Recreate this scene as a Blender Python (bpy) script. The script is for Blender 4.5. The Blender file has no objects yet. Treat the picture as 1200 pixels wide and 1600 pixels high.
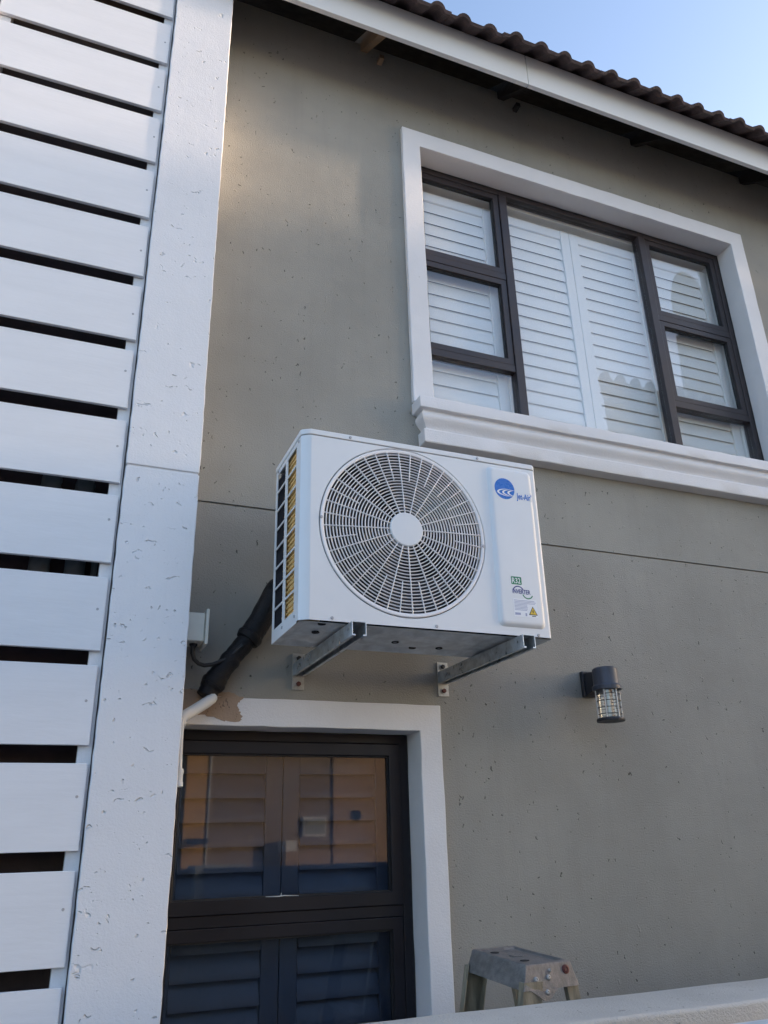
import bpy, bmesh, math, random
from mathutils import Vector, Matrix

random.seed(7)
S = bpy.context.scene
COL = S.collection

# ------------------------------------------------------------------ camera
D, ZC = 2.8, 1.6                       # metres from the house wall, eye height
R0 = (0.927111, -0.37399634, -0.02432963)
R1 = (0.12268128, 0.36417636, -0.92321443)
R2 = (0.3541391, 0.85293746, 0.38351426)
cd = bpy.data.cameras.new('camera')
cam = bpy.data.objects.new('camera', cd)
COL.objects.link(cam)
M = Matrix((( R0[0], -R1[0], -R2[0], 0.0),
            ( R0[1], -R1[1], -R2[1], -D),
            ( R0[2], -R1[2], -R2[2], ZC),
            (0, 0, 0, 1)))
cam.matrix_world = M
cd.sensor_fit = 'VERTICAL'
cd.sensor_height = 36.0
cd.lens = 36.0 * 1241.7 / 1600.0
cd.clip_start = 0.05
cd.clip_end = 2000
S.camera = cam

# ------------------------------------------------------------------ light
EPS, TEL = 0.088, 0.150                 # sun just in front of the wall plane, low on the right
sdir = Vector((1.0, -EPS, TEL)).normalized()
world = bpy.data.worlds.new('World')
S.world = world
world.use_nodes = True
wn = world.node_tree
for n in list(wn.nodes):
    wn.nodes.remove(n)
sky = wn.nodes.new('ShaderNodeTexSky')
sky.sky_type = 'NISHITA'
sky.sun_disc = False
sky.sun_elevation = math.asin(sdir.z)
sky.sun_rotation = math.atan2(sdir.x, sdir.y)
sky.altitude = 1400
sky.air_density = 1.0
sky.dust_density = 6.5
sky.ozone_density = 1.0
bg = wn.nodes.new('ShaderNodeBackground')
bg.inputs['Strength'].default_value = 0.15
wo = wn.nodes.new('ShaderNodeOutputWorld')
wn.links.new(sky.outputs[0], bg.inputs[0])
wn.links.new(bg.outputs[0], wo.inputs[0])
sl = bpy.data.lights.new('sun', 'SUN')
sl.energy = 2.3
sl.angle = math.radians(1.2)
sl.color = (1.0, 0.76, 0.50)
sun = bpy.data.objects.new('sun', sl)
sun.rotation_euler = sdir.to_track_quat('Z', 'Y').to_euler()
sun.location = (20, -2, 12)
COL.objects.link(sun)
S.view_settings.view_transform = 'Standard'
S.view_settings.look = 'None'
S.view_settings.gamma = 1
S.view_settings.use_curve_mapping = False
S.view_settings.exposure = 2.0
S.view_settings.use_white_balance = True   # camera white balance for open shade
S.view_settings.white_balance_temperature = 6180
S.view_settings.white_balance_tint = 15
S.cycles.use_denoising = True
S.cycles.use_adaptive_sampling = True
S.cycles.adaptive_threshold = 0.02
S.cycles.max_bounces = 6
S.cycles.diffuse_bounces = 3
S.cycles.glossy_bounces = 3
S.cycles.caustics_reflective = False
S.cycles.caustics_refractive = False
S.cycles.transparent_max_bounces = 24
S.cycles.sample_clamp_indirect = 6.0

# ------------------------------------------------------------------ materials
def hexc(h):
    h = h.lstrip('#')
    v = [int(h[i:i+2], 16) / 255 for i in (0, 2, 4)]
    return tuple(((c/12.92) if c <= 0.04045 else ((c+0.055)/1.055)**2.4) for c in v)

class NT:
    def __init__(self, name):
        self.m = bpy.data.materials.new(name)
        self.m.use_nodes = True
        self.t = self.m.node_tree
        for n in list(self.t.nodes):
            self.t.nodes.remove(n)
        self.out = self.n('ShaderNodeOutputMaterial')
    def n(self, typ, **kw):
        x = self.t.nodes.new(typ)
        for k, v in kw.items():
            setattr(x, k, v)
        return x
    def link(self, a, b):
        self.t.links.new(a, b)
    def coord(self, scale=(1, 1, 1)):
        tc = self.n('ShaderNodeTexCoord')
        mp = self.n('ShaderNodeMapping')
        mp.inputs['Scale'].default_value = scale
        self.link(tc.outputs['Object'], mp.inputs['Vector'])
        return mp.outputs[0]
    def noise(self, vec, scale, detail=4, rough=0.55):
        x = self.n('ShaderNodeTexNoise')
        x.inputs['Scale'].default_value = scale
        x.inputs['Detail'].default_value = detail
        x.inputs['Roughness'].default_value = rough
        self.link(vec, x.inputs['Vector'])
        return x
    def math(self, op, a, b=None, c=None, clamp=False):
        x = self.n('ShaderNodeMath', operation=op)
        x.use_clamp = clamp
        for i, v in enumerate((a, b, c)):
            if v is None:
                continue
            if isinstance(v, (int, float)):
                x.inputs[i].default_value = v
            else:
                self.link(v, x.inputs[i])
        return x.outputs[0]
    def ramp(self, fac, lo, hi, a=0.0, b=1.0):
        x = self.n('ShaderNodeMapRange', interpolation_type='SMOOTHSTEP')
        self.link(fac, x.inputs[0])
        for i, v in zip((1, 2, 3, 4), (lo, hi, a, b)):
            x.inputs[i].default_value = v
        return x.outputs[0]
    def mix(self, fac, a, b):
        x = self.n('ShaderNodeMix', data_type='RGBA')
        for sock, v in ((x.inputs[0], fac), (x.inputs[6], a), (x.inputs[7], b)):
            if isinstance(v, (int, float)):
                sock.default_value = v
            elif isinstance(v, tuple):
                sock.default_value = (*v, 1.0)
            else:
                self.link(v, sock)
        return x.outputs[2]
    def bsdf(self, col, rough=0.6, metal=0.0, spec=0.5, normal=None, coat=0.0):
        p = self.n('ShaderNodeBsdfPrincipled')
        for k, v in (('Base Color', col), ('Roughness', rough), ('Metallic', metal), ('Specular IOR Level', spec), ('Coat Weight', coat)):
            s = p.inputs[k]
            if isinstance(v, tuple):
                s.default_value = (*v, 1.0)
            elif isinstance(v, (int, float)):
                s.default_value = v
            else:
                self.link(v, s)
        if normal is not None:
            self.link(normal, p.inputs['Normal'])
        self.link(p.outputs[0], self.out.inputs[0])
        return p
    def bump(self, h, dist, strength=1.0, prev=None):
        b = self.n('ShaderNodeBump')
        b.inputs['Strength'].default_value = strength
        b.inputs['Distance'].default_value = dist
        self.link(h, b.inputs['Height'])
        if prev is not None:
            self.link(prev, b.inputs['Normal'])
        return b.outputs[0]

def scale_c(c, k):
    return tuple(min(1, x*k) for x in c)

def plaster(name, col, pit_scale=9, pit_keep=0.7, pit_r=0.10, stretch=(1, 1, 1), dirt=0.35, pitdark=0.45, grain=0.0006, rough=0.75, blot=0.12, pitdepth=0.003, wave=0.002, crumbs=0.5, warp=0.06, soft=0.35, streak=0.0, cluster=0.0):
    t = NT(name)
    v = t.coord()
    vs = t.coord(stretch)
    big = t.noise(v, 1.6, 3, 0.6)
    mid = t.noise(v, 13, 3, 0.6)
    fine = t.noise(v, 170, 2, 0.7)
    # chips and pits of uneven outline
    dist = t.noise(v, 38, 1, 0.5)
    add = t.n('ShaderNodeVectorMath', operation='MULTIPLY_ADD')
    t.link(dist.outputs['Color'], add.inputs[0])
    add.inputs[1].default_value = (warp, warp, warp)
    t.link(vs, add.inputs[2])
    masks = []
    keep2 = None
    for k, (sc, keep, r) in enumerate(((pit_scale, pit_keep, pit_r), (pit_scale*2.7, pit_keep-0.05, pit_r*1.25))):
        vo = t.n('ShaderNodeTexVoronoi')
        vo.inputs['Scale'].default_value = sc
        vo.inputs['Randomness'].default_value = 1.0
        t.link(add.outputs[0], vo.inputs['Vector'])
        sep = t.n('ShaderNodeSeparateColor')
        t.link(vo.outputs['Color'], sep.inputs[0])
        rr = t.math('MULTIPLY_ADD', sep.outputs[1], r, r*0.25)
        m = t.math('MULTIPLY', t.math('SUBTRACT', rr, vo.outputs['Distance']), 1/(r*soft), clamp=True)
        kp = t.math('MULTIPLY_ADD', t.math('SUBTRACT', big.outputs[0], 0.5), -cluster, keep) if cluster else keep
        masks.append(t.math('MULTIPLY', m, t.math('GREATER_THAN', sep.outputs[0], kp)))
        if k == 1:
            m2 = t.math('MULTIPLY', t.math('SUBTRACT', 0.17, vo.outputs['Distance']), 7, clamp=True)
            crumb = t.math('MULTIPLY', m2, t.math('LESS_THAN', sep.outputs[0], 0.10))
    pit = t.math('MAXIMUM', masks[0], masks[1])
    b = t.ramp(big.outputs[0], 0.3, 0.7)
    c1 = t.mix(b, scale_c(col, 1-blot), scale_c(col, 1+blot*0.6))
    mm = t.ramp(mid.outputs[0], 0.35, 0.7)
    c2 = t.mix(t.math('MULTIPLY', mm, dirt*0.25), c1, scale_c(col, 0.72))
    if streak > 0:
        sn = t.noise(t.coord((22, 22, 0.9)), 1.0, 3, 0.65)
        c2 = t.mix(t.math('MULTIPLY', t.ramp(sn.outputs[0], 0.48, 0.75), streak), c2, scale_c(col, 0.55))
    c3 = t.mix(t.math('MULTIPLY', pit, pitdark), c2, scale_c(col, 0.25))
    h = t.math('MULTIPLY', fine.outputs[0], grain*2.2)
    h = t.math('MULTIPLY_ADD', mid.outputs[0], wave*1.2, h)
    h = t.math('MULTIPLY_ADD', crumb, crumbs*pitdepth, h)
    h = t.math('MULTIPLY_ADD', pit, -pitdepth, h)
    n = t.bump(h, 1.0, 1.0)
    t.bsdf(c3, rough, normal=n, spec=0.35)
    return t.m

def plain(name, col, rough=0.5, metal=0.0, var=0.08, nscale=14, bump=0.0, spec=0.5, stretch=(1, 1, 1), coat=0.0, rvar=0.1):
    t = NT(name)
    v = t.coord(stretch)
    n = t.noise(v, nscale, 5, 0.6)
    f = t.ramp(n.outputs[0], 0.3, 0.7)
    c = t.mix(f, scale_c(col, 1-var), scale_c(col, 1+var))
    r = t.ramp(n.outputs[0], 0.3, 0.7, max(0.02, rough-rvar), min(1, rough+rvar))
    nm = None
    if bump > 0:
        n2 = t.noise(v, nscale*6, 4, 0.6)
        nm = t.bump(n2.outputs[0], bump)
    t.bsdf(c, r, metal, spec, nm, coat)
    return t.m

def glass(name, f0=0.045, rough=0.0, tint=(0.99, 0.995, 0.995), wav=0.0):
    t = NT(name)
    geo = t.n('ShaderNodeNewGeometry')
    dt = t.n('ShaderNodeVectorMath', operation='DOT_PRODUCT')
    t.link(geo.outputs['Normal'], dt.inputs[0])
    t.link(geo.outputs['Incoming'], dt.inputs[1])
    c = t.math('ABSOLUTE', dt.outputs['Value'])
    k = t.math('POWER', t.math('SUBTRACT', 1.0, c, clamp=True), 5.0)
    f = t.math('MULTIPLY_ADD', k, 1-f0, f0, clamp=True)
    tr = t.n('ShaderNodeBsdfTransparent')
    tr.inputs[0].default_value = (*tint, 1)
    gl = t.n('ShaderNodeBsdfGlossy')
    gl.inputs['Roughness'].default_value = rough
    if wav > 0:
        nz = t.noise(t.coord(), 2.5, 2, 0.4)
        t.link(t.bump(nz.outputs[0], wav), gl.inputs['Normal'])
    mx = t.n('ShaderNodeMixShader')
    t.link(f, mx.inputs[0])
    t.link(tr.outputs[0], mx.inputs[1])
    t.link(gl.outputs[0], mx.inputs[2])
    t.link(mx.outputs[0], t.out.inputs[0])
    return t.m

MT = {}
MT['wall'] = plaster('grey_plaster_paint', (0.300, 0.290, 0.260), pit_scale=8, pit_keep=0.30, pit_r=0.098, stretch=(1.5, 1.5, 0.8), pitdark=0.85, blot=0.10, wave=0.0016, grain=0.0011, streak=0.09, cluster=0.8, pitdepth=0.004)
MT['white_plaster'] = plaster('white_plaster_paint', (0.76, 0.755, 0.775), pit_scale=9, pit_keep=0.55, pit_r=0.18, stretch=(0.8, 0.8, 1.8), pitdark=0.07, blot=0.03, dirt=0.16, pitdepth=0.0048, rough=0.55, wave=0.0014, grain=0.0005, soft=0.8, warp=0.10, cluster=1.0, streak=0.03)
MT['trim'] = plaster('white_trim_paint', (0.72, 0.715, 0.73), pit_scale=7, pit_keep=0.86, pit_r=0.06, pitdark=0.3, blot=0.05, dirt=0.25, pitdepth=0.0012, rough=0.5, wave=0.0016)
MT['low_wall'] = plaster('grey_cement', (0.53, 0.515, 0.475), pit_scale=12, pit_keep=0.5, pit_r=0.11, pitdark=0.4, blot=0.18, dirt=0.8, grain=0.0012)
MT['bare'] = plaster('bare_brown_plaster', (0.36, 0.265, 0.195), pit_scale=26, pit_keep=0.6, pit_r=0.2, pitdark=0.4, blot=0.2, dirt=0.6)
MT['slat'] = plain('white_fibre_board', (0.76, 0.76, 0.785), 0.7, var=0.03, nscale=5, bump=0.0006, stretch=(0.5, 1, 2.5), spec=0.25)
MT['post'] = plain('white_post_paint', (0.70, 0.70, 0.72), 0.6, var=0.06, nscale=20, bump=0.0006)
MT['screw'] = plain('dull_screw', (0.42, 0.42, 0.44), 0.45, metal=0.7)
MT['fascia'] = plain('fascia_board_paint', (0.70, 0.705, 0.70), 0.5, var=0.015, nscale=3, bump=0.0002, stretch=(0.4, 1, 2))
MT['tile'] = plain('brown_concrete_tile', (0.075, 0.052, 0.052), 0.8, var=0.45, nscale=14, bump=0.004)
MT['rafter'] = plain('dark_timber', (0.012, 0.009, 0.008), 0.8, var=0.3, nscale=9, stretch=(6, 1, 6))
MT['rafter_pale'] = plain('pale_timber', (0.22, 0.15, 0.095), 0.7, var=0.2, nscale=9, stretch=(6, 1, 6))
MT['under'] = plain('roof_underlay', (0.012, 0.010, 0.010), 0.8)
MT['bronze'] = plain('bronze_aluminium', (0.034, 0.026, 0.028), 0.40, var=0.12, nscale=6, spec=0.45, bump=0.0001)
MT['bronze2'] = plain('dark_bronze_aluminium', (0.010, 0.0085, 0.012), 0.45, var=0.15, nscale=6, spec=0.35, bump=0.0001)
MT['seal'] = plain('black_gasket', (0.012, 0.012, 0.014), 0.6)
MT['glass'] = glass('window_glass', 0.085, 0.0, wav=0.0002)
MT['glass_dark'] = glass('tinted_window_glass', 0.06, 0.025, tint=(0.80, 0.84, 0.88), wav=0.00012)
MT['shutter'] = plain('white_shutter', (0.90, 0.905, 0.90), 0.4, var=0.02, nscale=5)
MT['shutter_dark'] = plain('charcoal_shutter', (0.068, 0.080, 0.115), 0.38, var=0.1, nscale=5)
MT['ac'] = plain('white_enamel', (0.70, 0.715, 0.735), 0.36, var=0.03, nscale=3, spec=0.5, coat=0.15, rvar=0.08)
MT['ac_plastic'] = plain('grille_plastic', (0.78, 0.77, 0.785), 0.42, var=0.02, nscale=6)
MT['galv'] = plain('galvanised_steel', (0.52, 0.56, 0.59), 0.36, metal=0.7, var=0.25, nscale=26, bump=0.0003)
MT['galv_pan'] = plain('galvanised_pan', (0.62, 0.65, 0.66), 0.5, metal=0.2, var=0.2, nscale=16, bump=0.0005)
MT['dark'] = plain('dark_cavity', (0.012, 0.012, 0.015), 0.7)
MT['fan'] = plain('grey_fan_plastic', (0.03, 0.028, 0.032), 0.45)
MT['coil'] = plain('golden_fin', (0.66, 0.44, 0.17), 0.45, metal=0.1, var=0.25, nscale=22, stretch=(1, 1, 0.3))
MT['coil_dark'] = plain('dark_fin', (0.03, 0.03, 0.04), 0.5, metal=0.3)
MT['rust'] = plain('rusty_bolt', (0.10, 0.030, 0.026), 0.6, metal=0.3, var=0.3, nscale=60)
MT['plate'] = plain('zinc_plate', (0.42, 0.41, 0.38), 0.5, metal=0.5, var=0.25, nscale=40)
MT['black_wrap'] = plain('black_tape_wrap', (0.006, 0.006, 0.008), 0.5, var=0.3, nscale=25, bump=0.003, stretch=(1, 1, 1.5), spec=0.3)
MT['cable'] = plain('black_cable', (0.012, 0.012, 0.013), 0.45)
MT['pvc'] = plain('white_pvc', (0.66, 0.66, 0.65), 0.4, var=0.05)
MT['isolator'] = plain('cream_plastic', (0.62, 0.63, 0.58), 0.42, var=0.03)
MT['lamp_blue'] = plain('faded_black_lamp_paint', (0.05, 0.06, 0.085), 0.5, var=0.35, nscale=30, stretch=(1, 1, 0.25))
MT['lamp_dark'] = plain('black_lamp_paint', (0.018, 0.02, 0.028), 0.5, var=0.3, nscale=30)
MT['lamp_glass'] = glass('lamp_glass', 0.07, 0.06)
MT['lamp_core'] = plain('frosted_lamp_core', (0.55, 0.55, 0.52), 0.4)
MT['ladder_top'] = plain('worn_aluminium_cap', (0.19, 0.175, 0.165), 0.6, metal=0.12, var=0.28, nscale=45, bump=0.0012, stretch=(2.5, 0.6, 1))
MT['ladder_leg'] = plain('weathered_ladder_rail', (0.27, 0.235, 0.17), 0.5, metal=0.25, var=0.35, nscale=12, bump=0.0006, stretch=(3, 3, 0.6))
MT['rivet'] = plain('rivet_steel', (0.36, 0.35, 0.34), 0.45, metal=0.5)
MT['blue'] = plain('logo_blue', (0.008, 0.13, 0.52), 0.35, var=0.01)
MT['white_ink'] = plain('white_ink', (0.82, 0.83, 0.84), 0.4, var=0.01)
MT['green'] = plain('label_green', (0.015, 0.19, 0.085), 0.4, var=0.01)
MT['navy'] = plain('label_navy', (0.03, 0.025, 0.20), 0.4, var=0.01)
MT['yellow'] = plain('warning_yellow', (0.75, 0.50, 0.03), 0.4, var=0.01)
MT['ink'] = plain('black_ink', (0.015, 0.015, 0.018), 0.5, var=0.01)
MT['paper'] = plain('white_label_paper', (0.78, 0.80, 0.84), 0.5, var=0.01)
MT['ink_grey'] = plain('small_print_grey', (0.32, 0.36, 0.52), 0.5, var=0.01)
MT['ground'] = plain('paving', (0.36, 0.345, 0.32), 0.85, var=0.25, nscale=3, bump=0.004)
MT['tan'] = plain('tan_house_paint', (0.42, 0.27, 0.15), 0.8, var=0.12, nscale=2, bump=0.002)
MT['tan2'] = plain('greige_house_paint', (0.36, 0.335, 0.30), 0.8, var=0.1, nscale=2, bump=0.002)
MT['mud'] = plain('shaded_house_brown', (0.27, 0.195, 0.125), 0.8, var=0.2, nscale=3, bump=0.002)  # facade brown carries the shade of its middle part in the colour
MT['orange'] = plain('orange_house_paint', (0.58, 0.34, 0.13), 0.8, var=0.1, nscale=3, bump=0.002)
MT['nwin'] = plain('neighbour_window', (0.02, 0.025, 0.03), 0.08, spec=0.6)
MT['hedge'] = plain('slate_boundary_wall', (0.085, 0.115, 0.18), 0.9, var=0.25, nscale=5, bump=0.004)
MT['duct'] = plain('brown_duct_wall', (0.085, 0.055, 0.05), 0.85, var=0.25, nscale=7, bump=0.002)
MT['pipe_grey'] = plain('grey_pipe', (0.20, 0.23, 0.24), 0.45, var=0.1)

# ------------------------------------------------------------------ builders
OFF = {}
def tag(o, label=None, cat=None, group=None, kind=None):
    for k, v in (('label', label), ('category', cat), ('group', group), ('kind', kind)):
        if v:
            o[k] = v
    return o
def thing(name, loc, label, cat, group=None, kind=None):
    o = bpy.data.objects.new(name, None)
    o.empty_display_size = 0.1
    o.location = loc
    COL.objects.link(o)
    OFF[o] = Vector(loc)
    return tag(o, label, cat, group, kind)
class MB:
    """collects geometry in world coordinates"""
    def __init__(s):
        s.v, s.f = [], []
    def add(s, vs, fs):
        n = len(s.v)
        s.v += [tuple(p) for p in vs]
        s.f += [tuple(i+n for i in f) for f in fs]
        return s
    def box(s, x0, x1, y0, y1, z0, z1):
        return s.add([(x0, y0, z0), (x1, y0, z0), (x1, y1, z0), (x0, y1, z0), (x0, y0, z1), (x1, y0, z1), (x1, y1, z1), (x0, y1, z1)],
                     [(0, 3, 2, 1), (4, 5, 6, 7), (0, 1, 5, 4), (1, 2, 6, 5), (2, 3, 7, 6), (3, 0, 4, 7)])
    def prism(s, pts, a, b):
        """closed polygon 'pts' of 3d points swept by vector (b-a)"""
        d = Vector(b) - Vector(a)
        n = len(pts)
        vs = [Vector(p) for p in pts] + [Vector(p)+d for p in pts]
        fs = [tuple(range(n)), tuple(range(2*n-1, n-1, -1))] + [(i, n+i, n+(i+1) % n, (i+1) % n) for i in range(n)]
        return s.add(vs, fs)
    def tube(s, path, r, n=12, caps=True, r_end=None):
        path = [Vector(p) for p in path]
        rs = r if isinstance(r, (list, tuple)) else [r]*len(path)
        vs, fs = [], []
        up = None
        for i, p in enumerate(path):
            t = (path[min(i+1, len(path)-1)] - path[max(i-1, 0)]).normalized()
            if up is None:
                up = t.orthogonal().normalized()
            else:
                up = (up - t*up.dot(t)).normalized()
            w = t.cross(up)
            for k in range(n):
                a = 2*math.pi*k/n
                vs.append(p + (up*math.cos(a) + w*math.sin(a))*rs[i])
        for i in range(len(path)-1):
            for k in range(n):
                fs.append((i*n+k, i*n+(k+1) % n, (i+1)*n+(k+1) % n, (i+1)*n+k))
        if caps:
            fs.append(tuple(range(n-1, -1, -1)))
            fs.append(tuple(range((len(path)-1)*n, len(path)*n)))
        return s.add(vs, fs)
    def cyl(s, a, b, r, n=16, r2=None):
        return s.tube([a, b], [r, r if r2 is None else r2], n)
    def lathe(s, c, axis, prof, n=32):
        """prof: (radius, distance along axis)"""
        ax = Vector(axis).normalized()
        u = ax.orthogonal().normalized()
        w = ax.cross(u)
        vs, fs = [], []
        for r, h in prof:
            for k in range(n):
                a = 2*math.pi*k/n
                vs.append(Vector(c) + ax*h + (u*math.cos(a)+w*math.sin(a))*r)
        for i in range(len(prof)-1):
            for k in range(n):
                fs.append((i*n+k, i*n+(k+1) % n, (i+1)*n+(k+1) % n, (i+1)*n+k))
        return s.add(vs, fs)
    def plate(s, us, vs_, holes, fn):
        """solid plate on a grid; holes = set of cells; fn(u,v,side) -> point, side 0 front 1 back"""
        nu, nv = len(us)-1, len(vs_)-1
        fill = lambda i, j: 0 <= i < nu and 0 <= j < nv and (i, j) not in holes
        idx, V, F = {}, [], []
        def g(i, j, k):
            if (i, j, k) not in idx:
                idx[(i, j, k)] = len(V)
                V.append(fn(us[i], vs_[j], k))
            return idx[(i, j, k)]
        for i in range(nu):
            for j in range(nv):
                if not fill(i, j):
                    continue
                F.append((g(i, j, 0), g(i+1, j, 0), g(i+1, j+1, 0), g(i, j+1, 0)))
                F.append((g(i, j, 1), g(i, j+1, 1), g(i+1, j+1, 1), g(i+1, j, 1)))
                if not fill(i-1, j): F.append((g(i, j, 0), g(i, j+1, 0), g(i, j+1, 1), g(i, j, 1)))
                if not fill(i+1, j): F.append((g(i+1, j, 0), g(i+1, j, 1), g(i+1, j+1, 1), g(i+1, j+1, 0)))
                if not fill(i, j-1): F.append((g(i, j, 0), g(i, j, 1), g(i+1, j, 1), g(i+1, j, 0)))
                if not fill(i, j+1): F.append((g(i, j+1, 0), g(i+1, j+1, 0), g(i+1, j+1, 1), g(i, j+1, 1)))
        return s.add(V, F)
    def mesh(s, name, mat, off=Vector((0, 0, 0)), bevel=0.0, segs=2, smooth=False, angle=35, fix=True):
        me = bpy.data.meshes.new(name)
        me.from_pydata([tuple(Vector(p)-off) for p in s.v], [], s.f)
        bm = bmesh.new()
        bm.from_mesh(me)
        if fix:
            bmesh.ops.recalc_face_normals(bm, faces=bm.faces)
        if bevel > 0:
            es = [e for e in bm.edges if len(e.link_faces) == 2 and e.calc_face_angle(0) > math.radians(30)]
            bmesh.ops.bevel(bm, geom=es, offset=bevel, segments=segs, profile=0.5, affect='EDGES', clamp_overlap=True)
        if smooth or bevel > 0:
            for f in bm.faces:
                f.smooth = True
            for e in bm.edges:
                if len(e.link_faces) == 2 and e.calc_face_angle(0) > math.radians(angle):
                    e.smooth = False
        vn = None
        if bevel > 0:                     # keep the broad faces flat, round only the bevels
            bm.normal_update()
            vn = []
            for v in bm.verts:
                fs = sorted(v.link_faces, key=lambda f: -f.calc_area())
                big = fs[0].calc_area() if fs else 0
                n = Vector((0, 0, 0))
                for f in fs:
                    if f.calc_area() > big*0.35:
                        n += f.normal*f.calc_area()
                vn.append(n.normalized() if n.length > 0 else Vector((0, 0, 1)))
        bm.to_mesh(me)
        bm.free()
        if vn:
            me.normals_split_custom_set_from_vertices(vn)
        me.materials.append(MT[mat] if isinstance(mat, str) else mat)
        return me
    def build(s, name, mat, parent=None, **kw):
        off = OFF[parent] if parent else kw.pop('at', Vector((0, 0, 0)))
        off = Vector(off)
        me = s.mesh(name, mat, off, **kw)
        o = bpy.data.objects.new(name, me)
        COL.objects.link(o)
        if parent:
            o.parent = parent
        else:
            o.location = off
        OFF[o] = off
        return o
def inst(name, me, pos, parent, rot=(0, 0, 0)):
    o = bpy.data.objects.new(name, me)
    COL.objects.link(o)
    o.parent = parent
    o.location = Vector(pos) - OFF[parent]
    o.rotation_euler = rot
    OFF[o] = Vector(pos)
    return o
def single(name, mb, mat, label, cat, at=(0, 0, 0), group=None, kind=None, **kw):
    return tag(mb.build(name, mat, None, at=Vector(at), **kw), label, cat, group, kind)
def text_part(name, body, x, z, y, size, mat, parent, bold=0.0, sx=1.0, shear=0.0, sz=1.0, tilt=0.0):
    cu = bpy.data.curves.new(name, 'FONT')
    cu.body = body
    cu.size = size
    cu.offset = bold
    cu.shear = shear
    cu.extrude = 0.00015
    cu.resolution_u = 3
    o = bpy.data.objects.new(name+'_curve', cu)
    COL.objects.link(o)
    dg = bpy.context.evaluated_depsgraph_get()
    me = bpy.data.meshes.new_from_object(o.evaluated_get(dg))
    bpy.data.objects.remove(o)
    bpy.data.curves.remove(cu)
    off = OFF[parent]
    for v in me.vertices:
        a, b, c = v.co.x*sx, v.co.y*sz, v.co.z
        v.co = Vector((x+a, y-c, z+b+a*tilt)) - off
    me.materials.clear()
    me.materials.append(MT[mat])
    r = bpy.data.objects.new(name, me)
    COL.objects.link(r)
    r.parent = parent
    OFF[r] = off
    return r
def flat(mb_pts, y, th=0.0004):
    """thin prism of polygon [(x,z)] whose front is at y-th"""
    return MB().prism([(a, y-th, b) for a, b in mb_pts], (0, 0, 0), (0, th, 0))

# ------------------------------------------------------------------ ground
g = MB().add([(-300, -300, 0), (300, -300, 0), (300, 300, 0), (-300, 300, 0)], [(0, 1, 2, 3)])
gr = g.build('ground', 'ground')
tag(gr, kind='structure')

# ------------------------------------------------------------------ house
house = thing('house', (5, 0, 0), 'grey plastered two-storey house with brown tiled roof and white window surrounds', 'house')
UW = (1.412, 3.517, 3.30, 4.955)        # upper opening x0 x1 z0 z1
LW = (0.345, 1.276, 0.90, 1.980)        # lower opening
GZ = 2.804
WX0, WX1, WTOP = -0.80, 10.0, 5.60
wall = MB()
us = [WX0, LW[0], LW[1]+0.04, UW[0]-0.04, UW[1]+0.04, WX1]
def fn(u, v, k): return (u, 0.0 if k == 0 else 0.25, v)
wall.plate(us, [0, LW[2]-0.04, LW[3]+0.04, GZ-0.004], {(1, 1)}, fn)
wall.plate(us, [GZ+0.004, UW[2], UW[3]+0.04, WTOP], {(3, 1)}, fn)
wall.plate([WX0, WX1], [GZ-0.0035, GZ+0.0035], set(), lambda u, v, k: (u, 0.009 if k == 0 else 0.24, v))
wall.build('wall', 'wall', house)
MB().box(WX0, WX1, 7.0, 7.2, 0, WTOP).build('back_wall', 'wall', house)
for x0, x1 in ((WX0, WX0+0.2), (WX1-0.2, WX1)):
    MB().prism([(x0, 0.26, 0), (x0, 6.99, 0), (x0, 6.99, WTOP-0.1), (x0, 3.6, WTOP+2.0), (x0, 0.26, WTOP-0.1)], (0, 0, 0), (x1-x0, 0, 0)).build('end_wall', 'wall', house)
# roof
PIT = math.radians(38)
TE_Y, TE_Z = -0.42, 5.455              # lower end of the first tile course, mean surface
roof = MB()
def rz(y): return TE_Z + (y - TE_Y)*math.tan(PIT)
RY = 3.6
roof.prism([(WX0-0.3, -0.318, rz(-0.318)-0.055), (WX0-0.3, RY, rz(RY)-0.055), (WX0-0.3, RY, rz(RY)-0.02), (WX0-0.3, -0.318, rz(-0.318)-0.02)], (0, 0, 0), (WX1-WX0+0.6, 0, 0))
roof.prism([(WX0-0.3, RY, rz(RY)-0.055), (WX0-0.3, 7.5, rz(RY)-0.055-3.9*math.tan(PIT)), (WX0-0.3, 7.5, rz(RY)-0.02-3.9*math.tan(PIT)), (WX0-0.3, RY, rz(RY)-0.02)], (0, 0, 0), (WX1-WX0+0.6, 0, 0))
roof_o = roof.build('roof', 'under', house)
# tiles: double roll profile, one object each
RP = 0.1509                             # roll spacing
def tile_mesh():
    L, th, n = 0.42, 0.016, 26
    mb = MB()
    prof = []
    for i in range(n+1):
        u = i/n*2*RP
        ph = (u/RP) % 1.0
        d = abs(ph-0.5)/0.27
        h = 0.025*math.cos(min(1, d)*math.pi/2)**0.7 if d < 1 else 0.0
        prof.append((u - RP, h))
    V, F = [], []
    for (t, dz) in ((0, 0), (L, 0)):
        for (u, h) in prof: V.append((u, t, h+th))
        for (u, h) in prof: V.append((u, t, h*0.96))
    m = n+1
    for i in range(n):
        F += [(i, i+1, 2*m+i+1, 2*m+i), (m+i, 3*m+i, 3*m+i+1, m+i+1), (i, m+i, m+i+1, i+1), (2*m+i, 2*m+i+1, 3*m+i+1, 3*m+i)]
    F += [(0, 2*m, 3*m, m), (n, m+n, 3*m+n, 2*m+n)]
    mb.add(V, F)
    return mb.mesh('tile', 'tile', smooth=True, angle=40)
tm = tile_mesh()
XR = 1.417*0.952 - RP*0.5               # align a roll with the photograph
x = XR - 7*2*RP
rt = random.Random(3)
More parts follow.
